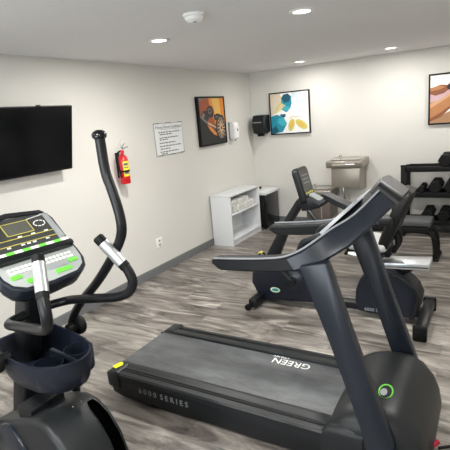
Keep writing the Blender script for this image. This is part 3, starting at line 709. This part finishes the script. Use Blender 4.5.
b = MB(); b.prism([(2.7, .41), (2.83, .43), (2.905, .39), (2.985, .31), (3.02, .23), (3.0, .11), (2.955, .045), (2.93, .05), (2.97, .13), (2.985, .23), (2.95, .31), (2.885, .37), (2.8, .4)], 'y', BY-.115, BY+.115, .006); b.build('shroud_rim', 'plastic', rs)
MB().text('6000 SERIES', .042, basis((2.675, BY-.1015, .085), (1, 0, 0.0), (0, 0, 1)), .002).build('lettering', 'greyprint', rs, 0)
# inclined seat rail
b = MB(); b.prism([(2.62, .475), (2.62, .515), (3.08, .548), (3.08, .49)], 'y', BY-.13, BY+.07, .006); rl = b.build('seat_rail', 'alu', t)
b = MB(); b.prism([(2.7, .49), (2.7, .496), (3.07, .516), (3.07, .509)], 'y', BY-.1325, BY-.128); b.build('rail_groove', 'paint', rl)
MB().prism([(2.68, .48), (2.74, .40), (2.86, .40), (3.02, .5)], 'y', BY-.06, BY+.06, .006).build('rail_bracket', 'black', t)
# seat
MB().loft([[(x, BY+a, z+c) for a, c in rrect(.21*k, .035, .03)] for x, z, k in ((2.46, .665, .8), (2.48, .67, .93), (2.55, .668, 1), (2.66, .655, 1), (2.74, .66, .95), (2.76, .665, .85))]).build('seat_cushion', 'seatgrey', t)
MB().box((2.55, BY-.1, .56), (2.78, BY+.1, .625), .01).build('seat_carriage', 'black', t)
A = Vector((2.73, BY, .66)); B = Vector((2.915, BY, 1.12)); ax = (B-A).normalized(); nn = Vector((ax.z, 0, -ax.x))
R = []
for q, wd, th in ((0, .15, .028), (.015, .175, .04), (.15, .195, .045), (.4, .2, .045), (.7, .19, .045), (.9, .165, .045), (.985, .13, .04), (1.0, .1, .025)):
    p = A+(B-A)*q
    R.append([tuple(p+Vector((0, 1, 0))*a+nn*c) for a, c in rrect(wd, th, min(.024, th*.9))])
bk = MB().loft(R).build('backrest', 'vinyl', t, 50)
MB().tube([tuple(A+(B-A)*.25+nn*.05+Vector((0, -.06, 0))), tuple(A+(B-A)*.1+nn*.09+Vector((0, -.06, 0))), (2.80, BY-.06, .60)], .02, 10).tube([tuple(A+(B-A)*.25+nn*.05+Vector((0, .06, 0))), tuple(A+(B-A)*.1+nn*.09+Vector((0, .06, 0))), (2.80, BY+.06, .60)], .02, 10).build('back_support', 'black', bk)
for s in (-1, 1):
    y = BY+s*.255
    sg = MB().tube([(2.74, y*1.0-s*.09, .60), (2.7, y-s*.02, .60), (2.62, y, .615), (2.52, y, .62)], .02, 12).build('seat_handle', 'plastic', t)
    MB().tube([(2.63, y, .614), (2.515, y, .62), (2.485, y, .622)], [.024, .024, .02], 12).build('handle_grip', 'chrome', sg)
    MB().box((2.73, y-.035, .875), (2.83, y+.035, .94), .014, seg=3).tube([(2.8, y, .89), (2.83, y-s*.1, .88)], .015, 8).build('arm_pad', 'dkplastic', t)

# ------------------------------------------------------------------ elliptical (own frame: X forward, -Y right, Z up)
def L(f, r, z): return (f, -r, z)
t = thing('elliptical_trainer', 'black elliptical trainer with grey and green console at the left front', 'elliptical', (1.53, -5.50, 0), rotz=radians(172))
b = MB()
b.prism([(.5, .03), (.5, .17), (.35, .255), (.157, .33), (0, .40), (-.13, .44), (-.22, .435), (-.31, .385), (-.385, .30), (-.425, .2), (-.45, .03)], 'y', -.125, .19, .035, 3, True)
sh = b.build('drive_shroud', 'dkplastic', t, 40)
for r0, r1 in ((.04, .095),):
    pp = [(-.215, .4385), (-.25, .422), (-.312, .388), (-.35, .346), (-.388, .302), (-.408, .252), (-.427, .2), (-.44, .12)]
    rr = [.6, .9, 1, 1, 1, 1, .9, .6]; rm, rw = (r0+r1)/2, (r1-r0)/2
    MB().loft([[L(f-e*.6, rm+sg*rw*k, z+e*.8) for sg, e in ((-1, -.006), (1, -.006), (1, .004), (-1, .004))] for (f, z), k in zip(pp, rr)]).build('link_slot_shade', 'slot_shade', sh)  # raised strip; the shade inside the slot is put into its black colour
MB().loft([[L(f, r, z) for f, r, z in ((.12, -.15, zz-.02), (.12, .04, zz), (-.02, .04, zz+.012), (-.02, -.15, zz-.008))] for zz in (.33, .435)]).build('mast_boot', 'plastic', t)
b = MB(); b.prism(ell(.16, .16, .16, .15, 28), 'y', .18, .21, .012); b.build('flywheel_cover', 'paint', t)
b = MB()
for r in (-.02, .03): b.lathe([(0, -.004), (.005, -.004), (.004, .003), (0, .003)], L(-.2, r, .452), (0, 0, 1), 10)
b.build('shroud_screws', 'chrome', sh)
b = MB(); b.loft([[L(f+a, c, z) for a, c in rrect(.075*k, .05*k, .025)] for f, z, k in ((.40, .12, 1.1), (.36, .27, 1.0), (.22, .62, 1.0), (.085, .95, .95), (.05, 1.06, .9), (.02, 1.13, .9))])
b.build('mast', 'plastic', t)
# cup tray around the mast
def tray_ring(k, z):
    half = [(-.325, .0), (-.31, .06), (-.275, .115), (-.215, .155), (-.14, .178), (-.05, .19), (.06, .192), (.17, .18), (.25, .15)]
    rs = .84
    pts = [(a, -c) for a, c in half[:0:-1]]+[(a, c*rs) for a, c in half]
    return [L(-.02+(p[0]+.02)*k, p[1]*k, z+(.02 if z > .68 else 0)*max(0, p[0])*4) for p in pts]
b = MB()
b.loft([tray_ring(.5, .56), tray_ring(.76, .565), tray_ring(.84, .58), tray_ring(.93, .65), tray_ring(.99, .725), tray_ring(.985, .735), tray_ring(.93, .735), tray_ring(.91, .722), tray_ring(.80, .60), tray_ring(.3, .597)])
tr = b.build('cup_tray', 'navy', t, 45)
b = MB()
b.prism([(-.30, -.004), (-.05, -.012), (-.05, .012), (-.30, .004)], 'z', .6, .722, .003)
b.build('tray_divider', 'navy', tr)
for s in (-1, 1):
    b = MB(); b.lathe([(.066, .6), (.07, .61), (.074, .712), (.069, .712), (.064, .61)], L(-.16, s*.085, 0), (0, 0, 1), 22, True); b.build('cup_holder', 'navy', tr)
# console
def K(p, h): return Vector(L(-.18+.791*p[1]-.612*h, p[0], 1.14+.612*p[1]+.791*h))
out = [(-.185, .405), (-.10, .428), (0, .437), (.10, .428), (.185, .405), (.208, .385), (.218, .345), (.212, .20), (.216, .10), (.212, .04), (.19, -.01), (.14, -.042), (0, -.052), (-.14, -.042), (-.19, -.01), (-.212, .04), (-.216, .10), (-.212, .20), (-.218, .345), (-.208, .385)]
b = MB()
sc = lambda k, dv=0: [(p[0]*k, .19+(p[1]-.19)*k+dv) for p in out]
b.loft([[K(p, h) for p in sc(k, dv)] for h, k, dv in ((-.15, .42, -.02), (-.13, .72, -.015), (-.10, .9, -.012), (-.07, .97, -.004), (-.025, 1.0, 0), (-.006, 1.0, 0), (0, .975, 0))])
cs = b.build('console', 'paint', t, 40)
def plate(name, pts, m, h, par=None, smooth=0):
    return MB().prism(pts, K, -.01, h).build(name, m, par or cs, smooth)
def R4(u0, u1, v0, v1, r=.006): return rrect((u1-u0)/2, (v1-v0)/2, r, 3, (u0+u1)/2, (v0+v1)/2)
plate('face_plate', [(p[0]*.93, .19+(p[1]-.19)*.93) for p in out], 'ltgrey', .003)
plate('upper_panel', [(-.165, .19), (.165, .19), (.168, .37), (.14, .395), (-.14, .395), (-.168, .37)], 'screen', .005)
plate('top_hood', [(-.185, .385), (.0, .40), (.185, .385), (.17, .405), (0, .43), (-.17, .405)], 'plastic', .012)
plate('display', R4(-.06, .075, .282, .362), 'display', .0065)
b = MB()
def line(u0, v0, u1, v1, wd=.0018):
    d = Vector((u1-u0, v1-v0)).normalized(); n = Vector((-d.y, d.x))*wd
    b.prism([(u0-n.x, v0-n.y), (u1-n.x, v1-n.y), (u1+n.x, v1+n.y), (u0+n.x, v0+n.y)], K, .003, .0075)
for a in ((-.06, .282, .075, .282), (.075, .282, .075, .362), (.075, .362, -.06, .362), (-.06, .362, -.06, .282), (-.165, .258, .165, .258), (-.165, .222, .165, .222)): line(*a)
b.m(1)
line(.078, .365, .165, .375, .0015)
for k in range(9): a = k/9*2*pi; line(.125+.03*cos(a), .322+.02*sin(a), .125+.03*cos(a+.5), .322+.02*sin(a+.5), .0022)
for u in (-.13, -.02, .05, .12): line(u, .264, u+.02, .264, .004)
for u in (-.10, -.03, .0, .03, .1): line(u, .212, u+.018, .212, .004)
b.build('panel_graphics', ['yline', 'white'], cs, 0)
b = MB()
for i in range(10):
    b.m(i % 2); b.prism(R4(-.205+i*.041, -.205+i*.041+.0405, .166, .188, .002), K, 0, .006)
b.build('quick_keys', ['green', 'white'], cs, 0)
for s in (-1, 1): plate('speaker_strip', [(s*.178, .2), (s*.2, .2), (s*.198, .37), (s*.178, .385)], 'silver', .007)
b = MB(); b.prism(R4(-.2, .2, .118, .152, .012), K, -.005, .034, .006, 2, True); b.build('reading_ledge', 'glossblack', cs, 40)
b = MB()
b.m(0)
for j in range(2):
    for i in range(16): b.prism(R4(-.165+i*.0207, -.165+i*.0207+.016, .082-j*.022, .096-j*.022, .002), K, 0, .006)
b.m(1); b.prism(R4(.12, .17, .03, .052), K, 0, .007); b.prism(R4(-.17, -.12, .03, .052), K, 0, .007); b.prism(R4(.03, .115, -.01, .014), K, 0, .007); b.prism(R4(-.115, -.03, -.01, .014), K, 0, .007)
b.m(2); b.prism(R4(.005, .115, .025, .045), K, 0, .006)
b.build('keypad', ['white', 'green', 'silver'], cs, 0)
# fixed handlebar
hp = [(-.385, .15, 1.30), (-.435, .182, 1.225), (-.48, .21, 1.15), (-.50, .22, 1.085), (-.475, .213, 1.03), (-.40, .198, .995), (-.25, .185, .963), (-.06, .172, .925), (.0, .155, .912), (.04, .11, .905), (.06, .05, .90)]
fh = MB().tube([L(*p) for p in hp]+[L(.06, 0, .90)]+[L(p[0], -p[1], p[2]) for p in hp[::-1]], .0235, 14, 5).build('fixed_handlebar', 'tube', t)
for s in (-1, 1):
    g0, g1 = Vector(L(-.385, s*.15, 1.30)), Vector(L(-.478, s*.209, 1.153))
    d = (g1-g0)
    gr = MB().tube([tuple(g0-d*.05), tuple(g0), tuple(g0+d*.25), tuple(g0+d*.6), tuple(g1)], [.015, .026, .0262, .0262, .0262], 16, 4).build('hand_grip', 'rubber', fh)
    b = MB(); b.tube([tuple(g0+d*.16), tuple(g0+d*.86)], .0272, 16); b.build('pulse_plate', 'alu', gr)
# moving arms, out of phase
ap = [(-.41, .22, 1.755), (-.415, .22, 1.603), (-.444, .22, 1.513), (-.474, .22, 1.40), (-.468, .22, 1.31), (-.40, .22, 1.215), (-.30, .22, 1.11), (-.19, .22, 1.01), (-.07, .22, .915), (.037, .22, .815), (.085, .215, .74), (.09, .205, .66), (.1, .195, .5), (.12, .19, .34), (.13, .19, .2)]
for s, dl in ((1, 0), (-1, 34)):
    a = radians(dl); pv = (.04, .73)
    def rt(p, a=a):
        if p[2] < .7:
            a = 0
            if s < 0: p = (p[0]+(.74-p[2])*.8, p[1], p[2])
        x, z = p[0]-pv[0], p[2]-pv[1]; return L(pv[0]+x*cos(a)+z*sin(a), s*p[1], pv[1]-x*sin(a)+z*cos(a))
    pts = [rt(p) for p in ap]
    ma = MB().tube(pts, .0235, 14, 4).build('moving_arm', 'tube', t)
    top = Vector(pts[0]); dd = (Vector(pts[0])-Vector(pts[1])).normalized()
    MB().lathe([(.0, -.012), (.026, -.012), (.033, -.004), (.034, .008), (.027, .02), (.012, .027), (0, .028)], top, dd, 20).build('end_knob', 'glossblack', ma)
    MB().lathe([(0, -.012), (.05, -.012), (.055, -.004), (.055, .02), (.048, .03), (0, .032)], L(.05, s*.225, .73), (0, -s, 0), 24).build('pivot_hub', 'rubber', t)
    MB().tube([L(.05, s*.165, .73), L(.05, s*.22, .73)], .028, 12).build('pivot_axle', 'black', t)
    zp, fp = (.07, .22) if s == 1 else (.16, -.3)
    pe = MB().loft([[L(f+a_, s*.215+c, z) for a_, c in rrect(.17, .06, .04)] for f, z in ((fp, zp-.01), (fp, zp+.02))]).build('foot_pedal', 'rubber', t)
    MB().box((min(fp, .1)-.1, -s*.215-.015, zp-.05), (.2, -s*.215+.015, zp-.01), .005).build('pedal_link', 'tube', pe)
MB().box((-.5, -.05, .0), (.62, .05, .06), .008).box((.56, -.3, 0), (.64, .3, .07), .015).box((-.5, -.1, 0), (-.42, .27, .07), .015).build('base_frame', 'tube', t)
